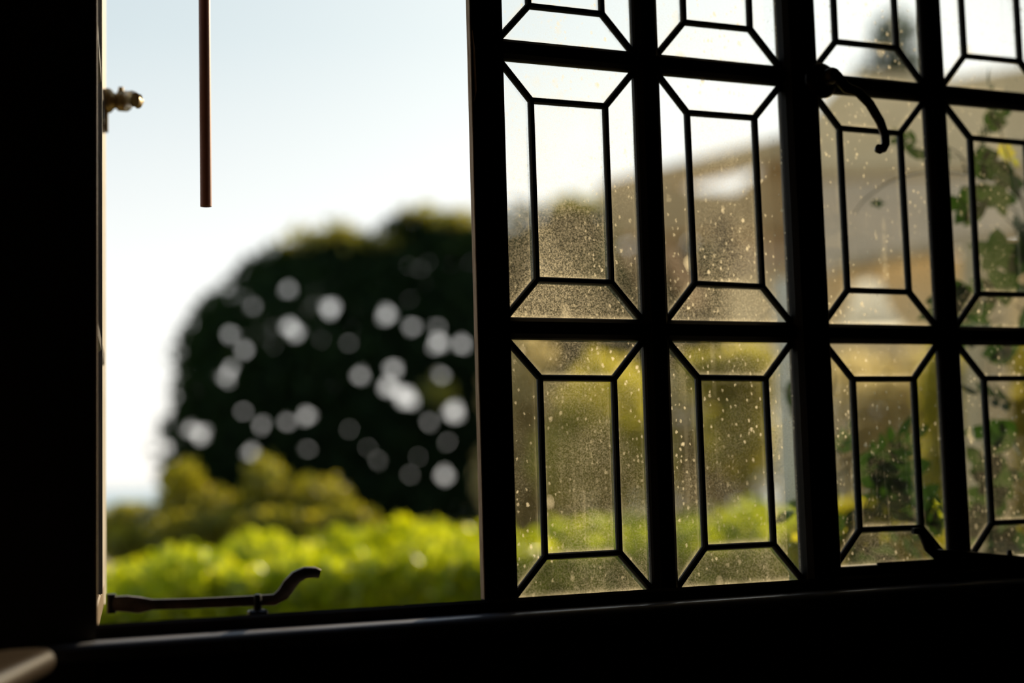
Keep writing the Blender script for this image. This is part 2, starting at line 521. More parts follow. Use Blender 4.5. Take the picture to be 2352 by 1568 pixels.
def cell(x0, x1, z0, z1, parent):
    a, b, c, d = x0 + IX, x1 - IX, z0 + IZ, z1 - IZ
    j = lambda: random.uniform(-0.0012, 0.0012)
    A, B, C_, D = (a + j(), c + j()), (b + j(), c + j()), (b + j(), d + j()), (a + j(), d + j())
    e = 0.004
    o = [(x0 - e, z0 - e), (x1 + e, z0 - e), (x1 + e, z1 + e), (x0 - e, z1 + e)]
    inn = [A, B, C_, D]
    pane(inn, parent)
    for i in range(4):
        k = (i + 1) % 4
        pane([o[i], o[k], inn[k], inn[i]], parent)
    mb = MB()
    def lead(p, q, w=0.0088):
        p, q = Vector(p), Vector(q)
        dr = (q - p).normalized()
        nrm = Vector((-dr.y, dr.x))
        p, q = p - dr * 0.003, q + dr * 0.003
        sec = [(-w / 2, -0.0005), (-w * 0.32, -0.0038), (w * 0.32, -0.0038), (w / 2, -0.0005), (w / 2, 0.0035), (w * 0.32, 0.0068), (-w * 0.32, 0.0068), (-w / 2, 0.0035)]
        mb.loft([[(p.x + nrm.x * s, y, p.y + nrm.y * s) for s, y in sec], [(q.x + nrm.x * s, y, q.y + nrm.y * s) for s, y in sec]])
    for i in range(4):
        lead(inn[i], inn[(i + 1) % 4])
        lead(inn[i], o[i], 0.0095)
    mb.build('lead_came', LEAD, parent)
ROWS_F = [(0.3928, 0.746), (0.0, 0.3628), (-0.3826, -0.0306)]
ROWS_C = [(0.3882, 0.746), (-0.0014, 0.3584), (-0.3668, -0.0309)]
def zz(rows):
    return [(a + ZO, b + ZO) for a, b in rows]
def lattice(parent, cols, rows):
    for (x0, x1) in cols:
        for (z0, z1) in rows:
            cell(x0, x1, z0, z1, parent)
    for (p, q) in zip(cols[:-1], cols[1:]):
        bar_v(p[1], q[0], rows[-1][0], rows[0][1]).build('glazing_bar', WOOD, parent)
    for (u_, l_) in zip(rows[:-1], rows[1:]):
        for (x0, x1) in cols:
            bar_h(x0 - 0.004, x1 + 0.004, l_[1], u_[0]).build('glazing_bar', WOOD, parent)

# window_1: the frame with its fixed leaded light
w1 = tag(empty('window_1', (0, 0, 0)), 'dark window frame with the fixed leaded light beside the open gap', 'window', kind='structure')
colsF = [(0.0, CW), (CW + 0.0416, 2 * CW + 0.0416)]
lattice(w1, colsF, zz(ROWS_F))
zb, zt = ZO - 0.3795, ZO + 0.80
MB().loft([[(x, y, z) for y, z in [(-0.03, zb - 0.075), (-0.03, zb - 0.004), (-0.026, zb), (0.03, zb - 0.0095), (0.042, zb - 0.014), (0.042, zb - 0.075)]] for x in (XJ, 1.12)]).build('bottom_rail', WOOD, w1)
MB().box(XJ, 1.12, -0.03, 0.055, ZO + 0.746, TOPZ, 0.004).build('head_rail', WOOD, w1)
MB().loft([[(x, y, z) for x, y in [(-0.0495, -0.019), (-0.002, -0.019), (0.0, -0.008), (0.0, 0.012), (-0.006, 0.03), (-0.036, 0.03), (-0.036, -0.006), (-0.0495, -0.006)]] for z in (zb - 0.02, ZO + 0.76)]).build('mullion', WOOD, w1)
mb = MB().loft([[(x, y, z) for x, y in [(-0.0506, -0.0188), (-0.0500, -0.0196), (-0.047, -0.0186), (-0.047, -0.0065), (-0.0506, -0.0065)]] for z in (zb, ZO + 0.2, ZO + 0.746)])
tag(mb.build('worn_edge', WORN, w1), 'bare worn wood strip on the mullion edge')
mb = MB()
z0 = ZO + 0.345
sp = [(-0.0505, z0 - 0.05), (-0.046, z0 - 0.046), (-0.0445, z0 - 0.02), (-0.046, z0 + 0.02), (-0.0475, z0 + 0.048), (-0.0505, z0 + 0.05)]
mb.loft([[(-0.0503, -0.010, z0 - 0.055), (-0.0475, -0.0206, z0 - 0.05), (-0.046, -0.0185, z0 - 0.05), (-0.046, -0.009, z0 - 0.055)], [(-0.0509, -0.012, z0 - 0.03), (-0.044, -0.0222, z0 - 0.035), (-0.043, -0.0185, z0 - 0.035), (-0.046, -0.009, z0 - 0.03)], [(-0.0509, -0.012, z0 + 0.02), (-0.0452, -0.0222, z0 + 0.025), (-0.044, -0.0185, z0 + 0.025), (-0.046, -0.009, z0 + 0.02)], [(-0.0503, -0.012, z0 + 0.045), (-0.0475, -0.0206, z0 + 0.05), (-0.046, -0.0185, z0 + 0.05), (-0.046, -0.009, z0 + 0.045)]])
tag(mb.build('chipped_patch', WORN, w1), 'pale chipped patch on the mullion edge')
MB().loft([[(x, y, z) for x, y in [(0.463, -0.012), (0.468, -0.022), (0.492, -0.022), (0.494, -0.012), (0.494, 0.03), (0.476, 0.03), (0.470, 0.012), (0.4616, 0.005), (0.4616, -0.002)]] for z in (zb - 0.02, ZO + 0.76)]).build('mullion', WOOD, w1)
MB().box(1.03, 1.12, -0.028, 0.055, zb - 0.02, ZO + 0.76, 0.003).build('jamb', WOOD, w1)
MB().box(XJ - 0.05, XJ + 0.001, -0.018, 0.0295, zb - 0.02, ZO + 0.76, 0.001).build('jamb', WOOD, w1)
def peg(p, h=0.016):
    x, y, z = p
    mb = MB().box(x - 0.012, x + 0.012, y - 0.009, y + 0.009, z, z + 0.009, 0.002)
    mb.lathe([(0.004, 0.008), (0.011, 0.0052), (0.008 + h, 0.005), (0.011 + h, 0.004), (0.012 + h, 0.0006)], (x, y, z), (0, 0, 1), 12)
    return mb
pp = atY(592, 1408, 0.0)
PEG = Vector((pp.x, 0.0, zb - 0.006))
peg(PEG, 0.017).build('stay_peg', IRON_DARK, w1, True)

# a lever handle: round backplate, boss and curved lever
def handle(parent, origin, mir, turn, m_plate, m_lever, label, flat=1.0, bk=1.0, rk=1.0, plate=False, droop=0.0):
    ox, oy, oz = origin
    root = MB().lathe([(0, 0.027 / bk), (0.004, 0.0278 / bk), (0.009, 0.025 / bk), (0.013, 0.018 / bk), (0.016, 0.012)], (0, 0, 0), (0, -1, 0), 24).build('handle', m_plate, parent, True)
    root.location = (ox, oy, oz)
    tag(root, label)
    if plate:
        MB().box(-0.0095, 0.0095, -0.004, 0.0, -0.052, 0.012, 0.0015).build('backplate', m_plate, root)
        MB().lathe([(0.0, 0.006), (0.017, 0.006), (0.0175, 0.0045), (0.023, 0.0045), (0.0235, 0.002)], (0, -0.024, 0), (0, 0, 1), 12).build('grub_screw', m_lever, root)
    MB().lathe([(0.008, 0.011 * bk), (0.014, 0.0095), (0.019, 0.012 * bk), (0.034, 0.0125 * bk), (0.040, 0.0095 * bk), (0.042, 0.004)], (0, 0, 0), (0, -1, 0), 18).build('boss', m_lever, root, True)
    pts = [(0.006, 0.0), (0.022, -0.018), (0.042, -0.024), (0.060, -0.041), (0.076, -0.068), (0.082, -0.090), (0.080, -0.104), (0.073, -0.111), (0.065, -0.113)]
    rw = [0.0095, 0.0085, 0.0075, 0.0075, 0.0072, 0.0066, 0.0062, 0.0072, 0.0066]
    ca, sa = math.cos(turn), math.sin(turn)
    P3 = [(mir * (x * ca - z * sa), -0.033 - 0.018 * (i / 8), (x * sa + z * ca) * flat - droop * (x * ca - z * sa)) for i, (x, z) in enumerate(pts)]
    MB().sweep(P3, [r_ * rk for r_ in rw], 0.0055 * rk ** 0.6, (0, -1, 0), 12, 0.8).build('lever', m_lever, root, True)
    tx, tz_ = pts[-1]
    MB().lathe([(-0.008, 0.0007), (-0.006, 0.005), (0, 0.0078), (0.006, 0.005), (0.008, 0.0007)], (mir * (tx * ca - tz_ * sa), -0.051, (tx * sa + tz_ * ca) * flat - droop * (tx * ca - tz_ * sa)), (0, -1, 0), 14).build('knob', m_lever, root, True)
    MB().lathe([(0.038, 0.0035), (0.046, 0.0035), (0.047, 0.0015)], (0, 0, 0), (0, -1, 0), 10).build('pivot_pin', m_lever, root, True)
    return root

# window_2: the closed casement on the right
w2 = tag(empty('window_2', (0, 0, 0)), 'closed leaded casement with the curved lever handle on its stile', 'window', kind='structure')
colsC = [(0.5205, 0.5205 + CW), (0.5205 + CW + 0.0409, 0.5205 + 2 * CW + 0.0409)]
lattice(w2, colsC, zz(ROWS_C))
xr = colsC[-1][1]
MB().box(0.496, 0.5205, -0.017, 0.026, zb - 0.010, ZO + 0.744, 0.003).build('stile', WOOD, w2)
MB().box(xr, xr + 0.045, -0.017, 0.026, zb - 0.010, ZO + 0.744, 0.003).build('stile', WOOD, w2)
MB().box(0.5205, xr, -0.014, 0.022, zb - 0.010, ZO - 0.3668, 0.002).build('bottom_rail', WOOD, w2)
MB().box(0.585, 0.728, -0.018, -0.0125, ZO - 0.372, ZO - 0.3625, 0.001).build('putty_strip', WOOD, w2)
hc = atY(1884, 186, -0.018)
handle(w2, (hc.x, -0.0172, hc.z), 1, 0.0, BRONZE, BRONZE, 'dark curved lever handle on a round plate')
# stay lying along the bottom rail
def px_path(lst, Y):
    return [atY(x, y, Y if len(r_) == 0 else r_[0]) for x, y, *r_ in lst]
YS = -0.026
pts = px_path([(2096, 1219), (2112, 1220), (2124, 1234), (2134, 1256), (2150, 1273), (2200, 1276), (2352, 1289), (2500, 1302)], YS)
sr = MB().sweep(pts, [0.0045, 0.0055, 0.0085, 0.0095, 0.0085, 0.0082, 0.0085, 0.0085], 0.0035, (0, 1, 0)).build('stay', IRON_DARK, w2, True)
tag(sr, 'black casement stay lying along the bottom rail')
q = atY(2320, 1290, YS)
MB().lathe([(-0.012, 0.005), (0.014, 0.0045), (0.018, 0.003), (0.019, 0.0006)], q, (0, 0, 1), 10).build('peg', IRON_DARK, sr, True)

# window_3: the left casement, swung out nearly edge-on
HP, FP = atY(225, 600, 0.045), atY(241.5, 600, 0.575)   # hinge end and free end of its inner face
TH = math.atan2(FP.x - HP.x, FP.y - HP.y)
w3 = tag(empty('window_3', (HP.x - 0.0125, HP.y, 0), math.pi / 2 - TH), 'open casement on the left swung out and seen edge-on', 'window', kind='structure')
o3 = 0.0245
cols3 = [(o3, o3 + CW), (o3 + CW + 0.0409, o3 + 2 * CW + 0.0409)]
lattice(w3, cols3, zz(ROWS_C))
xr3 = cols3[-1][1]
MB().loft([[(x, y, z) for x, y in [(0.0, 0.0), (0.004, -0.0115), (o3 - 0.004, -0.0115), (o3, 0.0), (o3, 0.03), (0.0, 0.03)]] for z in (zb - 0.022, ZO + 0.744)]).build('stile', SASH, w3)
tag(MB().loft([[(x, y, z) for x, y in [(xr3, 0.0), (xr3 + 0.0235, -0.0125), (xr3 + 0.026, -0.0138), (xr3 + 0.034, -0.0138), (xr3 + 0.034, 0.03), (xr3, 0.03)]] for z in (zb - 0.022, ZO + 0.744)]).build('stile', SUNLIT, w3), 'stile with sunlight put into its pale colour and broad chamfer')
MB().box(o3, xr3, -0.011, 0.026, zb - 0.022, ZO - 0.3668, 0.002).build('bottom_rail', SASH, w3)
MB().box(o3, xr3, -0.011, 0.026, ZO + 0.746 - 0.002, ZO + 0.775, 0.002).build('top_rail', SASH, w3)
hz = atY(272, 228, 0.53)
handle(w3, (xr3 + 0.027, -0.014, hz.z + 0.002), -1, math.radians(52), BRASS, BRASS, 'aged brass lever handle seen end-on', 0.12, 1.35, 1.8, True, 0.24)
for z in (ZO - 0.25, ZO + 0.6):
    MB().lathe([(-0.03, 0.005), (0.03, 0.005)], (-0.004, -0.004, z), (0, 0, 1), 10).build('hinge', IRON_DARK, w3, True)
def in3(px, py, Y):
    return local(w3, atY(px, py, Y))
sp_ = [(252, 1386, 0.05), (290, 1386, 0.046), (320, 1389, 0.043), (350, 1388, 0.040), (450, 1385, 0.029), (560, 1380, 0.014), (630, 1377, 0.004), (650, 1364, 0.002), (664, 1343, 0.0), (680, 1325, 0.0), (700, 1315, 0.0), (722, 1314, 0.0), (733, 1317, 0.0)]
sl = MB().sweep([in3(*p) for p in sp_], [0.009, 0.0104, 0.0104, 0.0068, 0.0064, 0.0066, 0.0074, 0.0088, 0.0092, 0.0086, 0.0078, 0.0072, 0.006], [0.004, 0.006, 0.006, 0.0035, 0.003, 0.003, 0.0035, 0.004, 0.004, 0.006, 0.007, 0.007, 0.006],
                w3.rotation_euler.to_matrix().inverted() @ Vector((0, 1, 0)), 12, 0.6).build('stay', IRON, w3, True)
tag(sl, 'worn iron casement stay with a curled end')
MB().lathe([(-0.012, 0.006), (0.012, 0.006)], in3(256, 1386, 0.051), (0, 0, 1), 12).build('pivot', IRON_DARK, sl, True)

# ------------------------------------------------------------------ wind chime tube
ch_t = atY(464, 0, 0.25)
ch_b = atY(473, 474, 0.25)
cx, cy = ch_b.x, 0.25
wc = tag(empty('wind_chime', (cx, cy, ch_b.z)), 'reddish brown wind chime tube hanging in the open gap', 'wind chime')
R = 0.0083
LEN = 0.62
mb = MB()
n = 24
circ = lambda r, z: [(r * math.cos(2 * math.pi * j / n), r * math.sin(2 * math.pi * j / n), z) for j in range(n)]
mb.loft([circ(R, 0.0), circ(R, LEN), circ(R * 0.8, LEN), circ(R * 0.8, 0.0), circ(R, 0.0)], cap=False)
mb.build('tube', COPPER, wc, True)
MB().tube([(0, 0, LEN - 0.02), (0, 0, LEN + 0.12)], 0.001, 6).build('cord', CORD, wc)
MB().lathe([(0.0, 0.03), (0.004, 0.032), (0.012, 0.03), (0.014, 0.01)], (0, 0, LEN + 0.11), (0, 0, 1), 20).build('hanger_disc', WOOD, wc, True)
zt_ = ch_b.z + LEN + 0.12
MB().tube([(0, 0, LEN + 0.12), (0, 0, LEN + 0.2), (0, -0.05, LEN + 0.2)], 0.003, 8).build('hook', IRON_DARK, wc)

# ------------------------------------------------------------------ side table catching the sun
ZT = ZO - 0.392
e1, e2 = Vector((-0.598, -0.125, ZT)), Vector((-0.690, -0.40, ZT))
dv = (e2 - e1).normalized()
lv = Vector((-1, 0, 0))
tb = tag(empty('side_table', (0, 0, 0)), 'dark side table under the window, its rounded edge catching sun at lower left', 'table')
rr = 0.014
sec = [(0.0 + rr - rr * math.cos(a), -rr + rr * math.sin(a)) for a in [math.pi * (k / 10) - math.pi / 2 for k in range(11)]]
sec = [(0.44, 0.0), (0.44, -2 * rr)] + [(rr - rr * math.cos(a), -rr - rr * math.cos(math.pi - 0) * 0 + rr * math.sin(a)) for a in [-math.pi / 2 + math.pi * k / 10 for k in range(11)]]
rings = []
far = e1 - dv * 0.0
for k, ins in ((0.0, 0.018), (0.004, 0.008), (0.012, 0.002), (0.024, 0.0), (0.62, 0.0)):
    base = far + dv * k
    rings.append([base + lv * (s + (ins if s < 0.2 else 0)) + Vector((0, 0, z)) for s, z in sec])
MB().loft(rings).build('top', TABLEW, tb, True)
MB().prism([far + dv * 0.05 + lv * 0.05 + Vector((0, 0, -2 * rr)), far + dv * 0.57 + lv * 0.05 + Vector((0, 0, -2 * rr)), far + dv * 0.57 + lv * 0.39 + Vector((0, 0, -2 * rr)), far + dv * 0.05 + lv * 0.39 + Vector((0, 0, -2 * rr))], (0, 0, -0.08)).build('apron', WOOD, tb)
for a, b in ((0.07, 0.07), (0.55, 0.07), (0.07, 0.37), (0.55, 0.37)):
    p = far + dv * a + lv * b
    MB().beam((p.x, p.y, 0), (p.x, p.y, ZT - 2 * rr - 0.08), 0.04, 0.04, (0, 1, 0)).build('leg', WOOD, tb)

# ------------------------------------------------------------------ outdoors: ground and sea
GZ = -0.15
def ground_z(x, y):
    d = math.hypot(x, y)
    if d < 45:
        return GZ + 0.06 * mnoise.noise((x * 0.4, y * 0.4, 3.0))
    return GZ - (d - 45) * 0.35
mb = MB()
nx = 60
xs = np.concatenate([np.linspace(-90, -14, 14)[:-1], np.linspace(-14, 24, 30), np.linspace(24, 90, 12)[1:]])
ys = np.concatenate([np.linspace(0.2, 24, 24), np.linspace(24, 110, 16)[1:]])
vs = [(x, y, ground_z(x, y)) for y in ys for x in xs]
nX = len(xs)
fs = [(j * nX + i, j * nX + i + 1, (j + 1) * nX + i + 1, (j + 1) * nX + i) for j in range(len(ys) - 1) for i in range(nX - 1)]
mb.add(vs, fs)
st('ground', mb, DRY, 'dry garden ground outside the window', 'ground', True)
mb = MB()
mb.box(-6000, 6000, 80, 9000, -22.2, -22.0)
st('sea', mb, SEAM, 'pale hazy sea far beyond the garden', 'sea')

# ------------------------------------------------------------------ foliage
def noise_arr(P, s, off=0.0):
    return np.array([mnoise.noise((p[0] * s + off, p[1] * s - off, p[2] * s + off)) for p in P])
Rt, Up, Fw = np.array(rt), np.array(up), np.array(fw)
CA = np.array(CAM)
def to_px(P):
    d = P - CA
    z = d @ Fw
    return 1176 + FPX * (d @ Rt) / z, 784 - FPX * (d @ Up) / z

# hedge along the garden
hedge = tag(empty('hedge', (0.6, 3.2, GZ)), 'bright yellow-green clipped hedge running across below the window', 'hedge')
rng = np.random.default_rng(5)
def top_of(x):
    return np.interp(x, [-1.4, -0.45, 0.1, 0.6, 1.0, 1.6, 2.3, 3.6], [0.65, 0.68, 0.715, 0.75, 0.755, 0.75, 0.775, 0.78])
N = 52000
X = rng.uniform(-1.5, 3.7, N)
Yh = 2.95 + rng.uniform(0, 0.75, N)
dep = rng.exponential(0.13, N)
xx = np.stack([X, Yh, X * 0], 1)
bump = 0.085 * noise_arr(xx, 4.0) + 0.075 * noise_arr(xx, 9.0, 7.0)
T = top_of(X) + bump - 0.10 * np.clip((3.1 - Yh) / 0.15, 0, 1) ** 2
Zt = T - dep
front = rng.uniform(0, 1, N) < 0.45
Yf = 2.93 + rng.exponential(0.07, N) + 0.06 * noise_arr(np.stack([X, X * 0, Zt], 1), 6.0)
Zf = rng.uniform(GZ + 0.1, 1, N)
Zf = GZ + 0.1 + (T - 0.05 - GZ - 0.1) * rng.uniform(0, 1, N) ** 0.6
P = np.where(front[:, None], np.stack([X, Yf, Zf], 1), np.stack([X, Yh, np.maximum(Zt, GZ + 0.05)], 1))
leaf_cloud('foliage', P, 0.046, L_HEDGE, hedge, 1, 0.55, 0.5, origin=hedge.location)
mb = MB()
for k in range(26):
    x = -1.4 + k * 0.2
    y = 3.3 + random.uniform(-0.15, 0.15)
    t_ = float(top_of(x)) - 0.12
    a = local(hedge, (x, y, GZ - 0.02))
    mb.tube([a, a + Vector((0.03, 0.02, 0.5)), local(hedge, (x + random.uniform(-0.1, 0.1), y, t_))], [0.016, 0.011, 0.004], 6)
o = mb.build('stems', BARK, hedge)
o['kind'] = 'stuff'

# taller olive bush behind the hedge at left
def bush(name, blobs, D, n, size, material, label, cat, group=None, seed=1, spiky=0.0, depth=0.5, aspect=0.5, gy=None):
    """blobs: (px, py, rx, ry) silhouettes of the bush's lobes at distance D."""
    rng = np.random.default_rng(seed)
    area = np.array([b[2] * b[3] for b in blobs], float)
    cnt = (n * area / area.sum()).astype(int)
    out = []
    for (px, py, rx, ry, *dd), c in zip(blobs, cnt):
        Db = D + (dd[0] if dd else 0.0)
        ctr = np.array(atD(px, py, Db))
        v = rng.normal(size=(c, 3))
        v /= np.linalg.norm(v, axis=1)[:, None]
        rad = rng.uniform(0, 1, c) ** 0.38
        rad *= 1 + 0.16 * noise_arr(v * 2.2 + ctr, 1.0) + 0.10 * noise_arr(v * 5 + ctr, 1.0)
        m = Db / FPX
        out.append(ctr + v * rad[:, None] @ np.diag([1, 1, 1]) * np.array([rx * m, 1, ry * m]) * np.array([1, min(rx, ry) * m * depth * 2, 1]))
    P = np.concatenate(out)
    P = P[P[:, 2] > GZ + 0.03]
    base = P.mean(0)
    o = tag(empty(name, (base[0], base[1], GZ)), label, cat, group)
    leaf_cloud('foliage', P, size, material, o, seed, aspect, 0.4, origin=o.location)
    mb = MB()
    for k in range(min(len(blobs), 8)):
        px, py, rx, ry, *dd = blobs[k]
        tp = local(o, atD(px, py, D + (dd[0] if dd else 0)))
        mb.tube([(tp.x * 0.3, tp.y * 0.3, 0), (tp.x * 0.6, tp.y * 0.6, tp.z * 0.5), tp], [0.03, 0.02, 0.008], 6)
    s = mb.build('stems', BARK, o)
    s['kind'] = 'stuff'
    return o
bush('tall_bush', [(420, 1150, 60, 95), (330, 1230, 110, 80), (500, 1200, 110, 80), (610, 1140, 60, 100), (640, 1190, 110, 70), (730, 1160, 90, 70), (560, 1260, 300, 70), (270, 1210, 60, 60), (800, 1220, 80, 50), (420, 1225, 90, 50, -0.3), (640, 1212, 110, 45, -0.3), (290, 1250, 70, 45, -0.3), (800, 1195, 80, 35, -0.25), (530, 1205, 60, 40, -0.25)], 6.3, 12000, 0.042, L_BUSH,
     'taller olive-yellow bush with pointed shoots behind the left end of the hedge', 'bush', seed=3)

# the big dark tree
E_ = [(740, 905, 350, 355, 12.0), (985, 775, 270, 285, 12.2), (1230, 815, 300, 350, 12.4), (560, 1050, 205, 200, 11.8), (510, 850, 110, 180, 11.9), (950, 1090, 560, 210, 12.0), (960, 545, 95, 66, 12.1), (1040, 545, 70, 60, 12.3), (790, 590, 130, 62, 12.0), (640, 640, 110, 70, 12.0), (1330, 520, 90, 70, 12.5)]
GAPS = [(660, 665, 13), (580, 702, 7), (757, 708, 19), (665, 750, 17), (678, 762, 12), (887, 722, 17), (945, 752, 13), (1003, 750, 11), (1006, 788, 20), (1062, 790, 15), (530, 767, 13), (560, 802, 12), (520, 865, 17), (532, 842, 11), (828, 862, 14), (903, 846, 15), (892, 888, 19), (936, 915, 22), (915, 900, 15), (1012, 862, 13), (1042, 945, 22), (985, 970, 12), (558, 945, 11), (600, 975, 13), (660, 970, 13), (705, 955, 17), (440, 985, 13), (462, 995, 19), (372, 1030, 20), (577, 1038, 17), (705, 1030, 11), (1018, 1088, 17), (846, 1028, 9), (870, 1060, 8), (945, 1088, 9), (1028, 1018, 11), (385, 855, 18), (800, 985, 8), (770, 1100, 8), (960, 1050, 7), (740, 780, 8), (800, 790, 8)]
rng = np.random.default_rng(11)
pts = []
tot = 76000
ar = sum(e[2] * e[3] for e in E_)
for (px, py, rx, ry, D) in E_:
    c = int(tot * rx * ry / ar)
    v = rng.normal(size=(c, 3))
    v /= np.linalg.norm(v, axis=1)[:, None]
    m = D / FPX
    rad = rng.uniform(0, 1, c) ** 0.42 * (1 + 0.07 * noise_arr(v * 3 + px, 1.0) + 0.06 * noise_arr(v * 7 + px, 1.0))
    pts.append(np.array(atD(px, py, D)) + v * rad[:, None] * np.array([rx * m, 0.75 * min(rx, ry) * m, ry * m]))
P = np.concatenate(pts)
P = P[P[:, 2] > GZ + 0.05]
u_, v_ = to_px(P)
keep = np.ones(len(P), bool)
for (gx, gy, gr) in GAPS:                  # openings right through the crown
    a = np.arctan2(v_ - gy, u_ - gx)
    rr_ = (gr * 0.88 + 2.5) * (1 + 0.16 * np.sin(3 * a + gx))
    keep &= (u_ - gx) ** 2 + (v_ - gy) ** 2 > rr_ ** 2
P = P[keep]
base = atD(900, 1150, 12.0)
tree = tag(empty('tree', (base.x, base.y, GZ)), 'big dark round-crowned tree with sky showing through gaps, behind the hedge', 'tree')
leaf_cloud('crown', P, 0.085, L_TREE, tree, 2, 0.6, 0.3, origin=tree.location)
rng = np.random.default_rng(17)
spr = []  # paler leaves that put sunlight into the colour of the crest
for (px, py, rx, ry, D) in [(770, 535, 70, 22, 11.9), (960, 495, 55, 22, 12.0), (1045, 505, 45, 22, 12.1), (860, 560, 60, 20, 11.9), (700, 560, 50, 20, 11.9), (1010, 900, 22, 22, 11.2), (1330, 470, 60, 20, 12.3)]:
    v = rng.normal(size=(110, 3)) * 0.55
    m = D / FPX
    spr.append(np.array(atD(px, py, D)) + v * np.array([rx * m, 0.25, ry * m]))
tag(leaf_cloud('sunlit_sprays', np.concatenate(spr), 0.08, L_BUSH, tree, 6, 0.6, 0.5, origin=tree.location), 'yellowish leaf sprays painting sunlight along the top of the crown')
mb = MB()
mb.tube([(0, 0, -0.05), (0.05, 0.02, 0.5), (0.02, 0, 1.0), (0.1, 0, 1.7)], [0.17, 0.13, 0.11, 0.05], 10)
mb.tube([(0.03, 0, 0.8), (-0.4, 0.1, 1.4), (-0.8, 0, 1.9)], [0.08, 0.05, 0.02], 8)
mb.tube([(0.03, 0, 0.8), (0.7, 0.1, 1.5), (1.1, 0, 2.1)], [0.08, 0.05, 0.02], 8)
mb.build('trunk', BARK, tree, True)

# ------------------------------------------------------------------ pavilion and house on the right
hs_base = atD(1900, 1250, 8.5 * 1.75)
hs = tag(empty('house', (hs_base.x, hs_base.y, GZ)), 'tan timber veranda of a house, blurred behind the right-hand panes', 'house')
HS = 1.75                                  # the house stands well back
def L(px, py, D):
    return local(hs, atD(px, py, D * HS))
away = Vector((fw.x, fw.y, 0)).normalized()
def slab(poly, D, thick, name, m, label=None):
    o = MB().prism([L(x, y, D[i] if hasattr(D, '__len__') else D) for i, (x, y) in enumerate(poly)], away * thick * HS).build(name, m, hs)
    if label:
        tag(o, label)
    return o
MB().beam(L(1390, 446, 10.4), L(1860, 328, 9.2), 0.12 * HS, 0.165 * HS).build('rafter', TAN, hs)
slab([(1390, 428), (1540, 424), (1600, 438), (1690, 440), (1740, 396), (1800, 350), (1860, 330), (1860, 525), (1390, 545)], 9.5, 0.25, 'roof_panel', TAN)
slab([(1850, 312), (1905, 215), (1965, 165), (2180, 178), (2420, 140), (2600, 120), (2600, 420), (1850, 400)], 9.0, 0.5, 'gable', TANW)
slab([(1850, 395), (2600, 395), (2600, 520), (2160, 570), (1955, 615), (1850, 640)], 8.7, 0.3, 'ceiling_board', GREYB)
MB().beam(L(1935, 612, 8.3), L(2560, 500, 6.6), 0.10 * HS, 0.05 * HS).build('beam', TAN, hs)
MB().beam(L(1860, 402, 8.5), L(2560, 385, 7.8), 0.10 * HS, 0.06 * HS).build('beam', TAN, hs)
slab([(1690, 520), (1870, 500), (1870, 640), (1700, 700), (1690, 600)], 9.7, 0.3, 'end_board', GREYB)
slab([(1690, 640), (1870, 600), (2620, 560), (2620, 900), (1690, 900)], 9.3, 0.4, 'wall', TANW)
MB().beam(L(1425, 575, 9.6), L(1475, 700, 9.6), 0.11 * HS, 0.11 * HS).build('brace', BRACE, hs)
MB().beam(L(1530, 560, 9.4), L(1605, 700, 9.4), 0.10 * HS, 0.10 * HS).build('brace', BRACE, hs)
MB().beam(L(1650, 500, 9.2), L(1690, 620, 9.2), 0.10 * HS, 0.10 * HS).build('brace', BARK, hs)
MB().beam(L(1812, 640, 6.6 / HS), L(1818, 1480, 6.6 / HS), 0.10, 0.10, (0, 1, 0)).build('post', WHITE, hs)
MB().beam(L(2262, 560, 5.0 / HS), L(2275, 1650, 5.0 / HS), 0.125, 0.125, (0, 1, 0)).build('post', TANW, hs)
# small top of a tree behind the roof
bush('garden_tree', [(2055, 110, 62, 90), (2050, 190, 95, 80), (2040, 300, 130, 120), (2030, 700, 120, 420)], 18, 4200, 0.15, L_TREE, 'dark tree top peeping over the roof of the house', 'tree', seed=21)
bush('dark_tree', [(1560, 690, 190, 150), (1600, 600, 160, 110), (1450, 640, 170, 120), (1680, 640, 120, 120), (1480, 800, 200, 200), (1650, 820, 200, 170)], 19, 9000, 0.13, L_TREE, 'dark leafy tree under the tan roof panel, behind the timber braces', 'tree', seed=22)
# white bell lamp
lp = atD(1992, 640, 6.5)
lamp = tag(empty('hanging_lamp', lp), 'white bell-shaped lampshade hanging under the veranda', 'lamp')
m_ = 6.5 / FPX
MB().lathe([(0.0, 10 * m_), (-8 * m_, 32 * m_), (-40 * m_, 38 * m_), (-80 * m_, 52 * m_), (-112 * m_, 78 * m_), (-118 * m_, 80 * m_)], (0, 0, 0), (0, 0, 1), 24, False).build('shade', SHADE, lamp, True)
MB().tube([(0, 0, -0.01), (0, 0, 0.16)], 0.004, 6).build('cord', CORD, lamp)
MB().lathe([(-0.06, 0.004), (-0.05, 0.02), (-0.03, 0.022), (0.0, 0.012)], (0, 0, 0), (0, 0, 1), 12).build('bulb', SHADE, lamp, True)

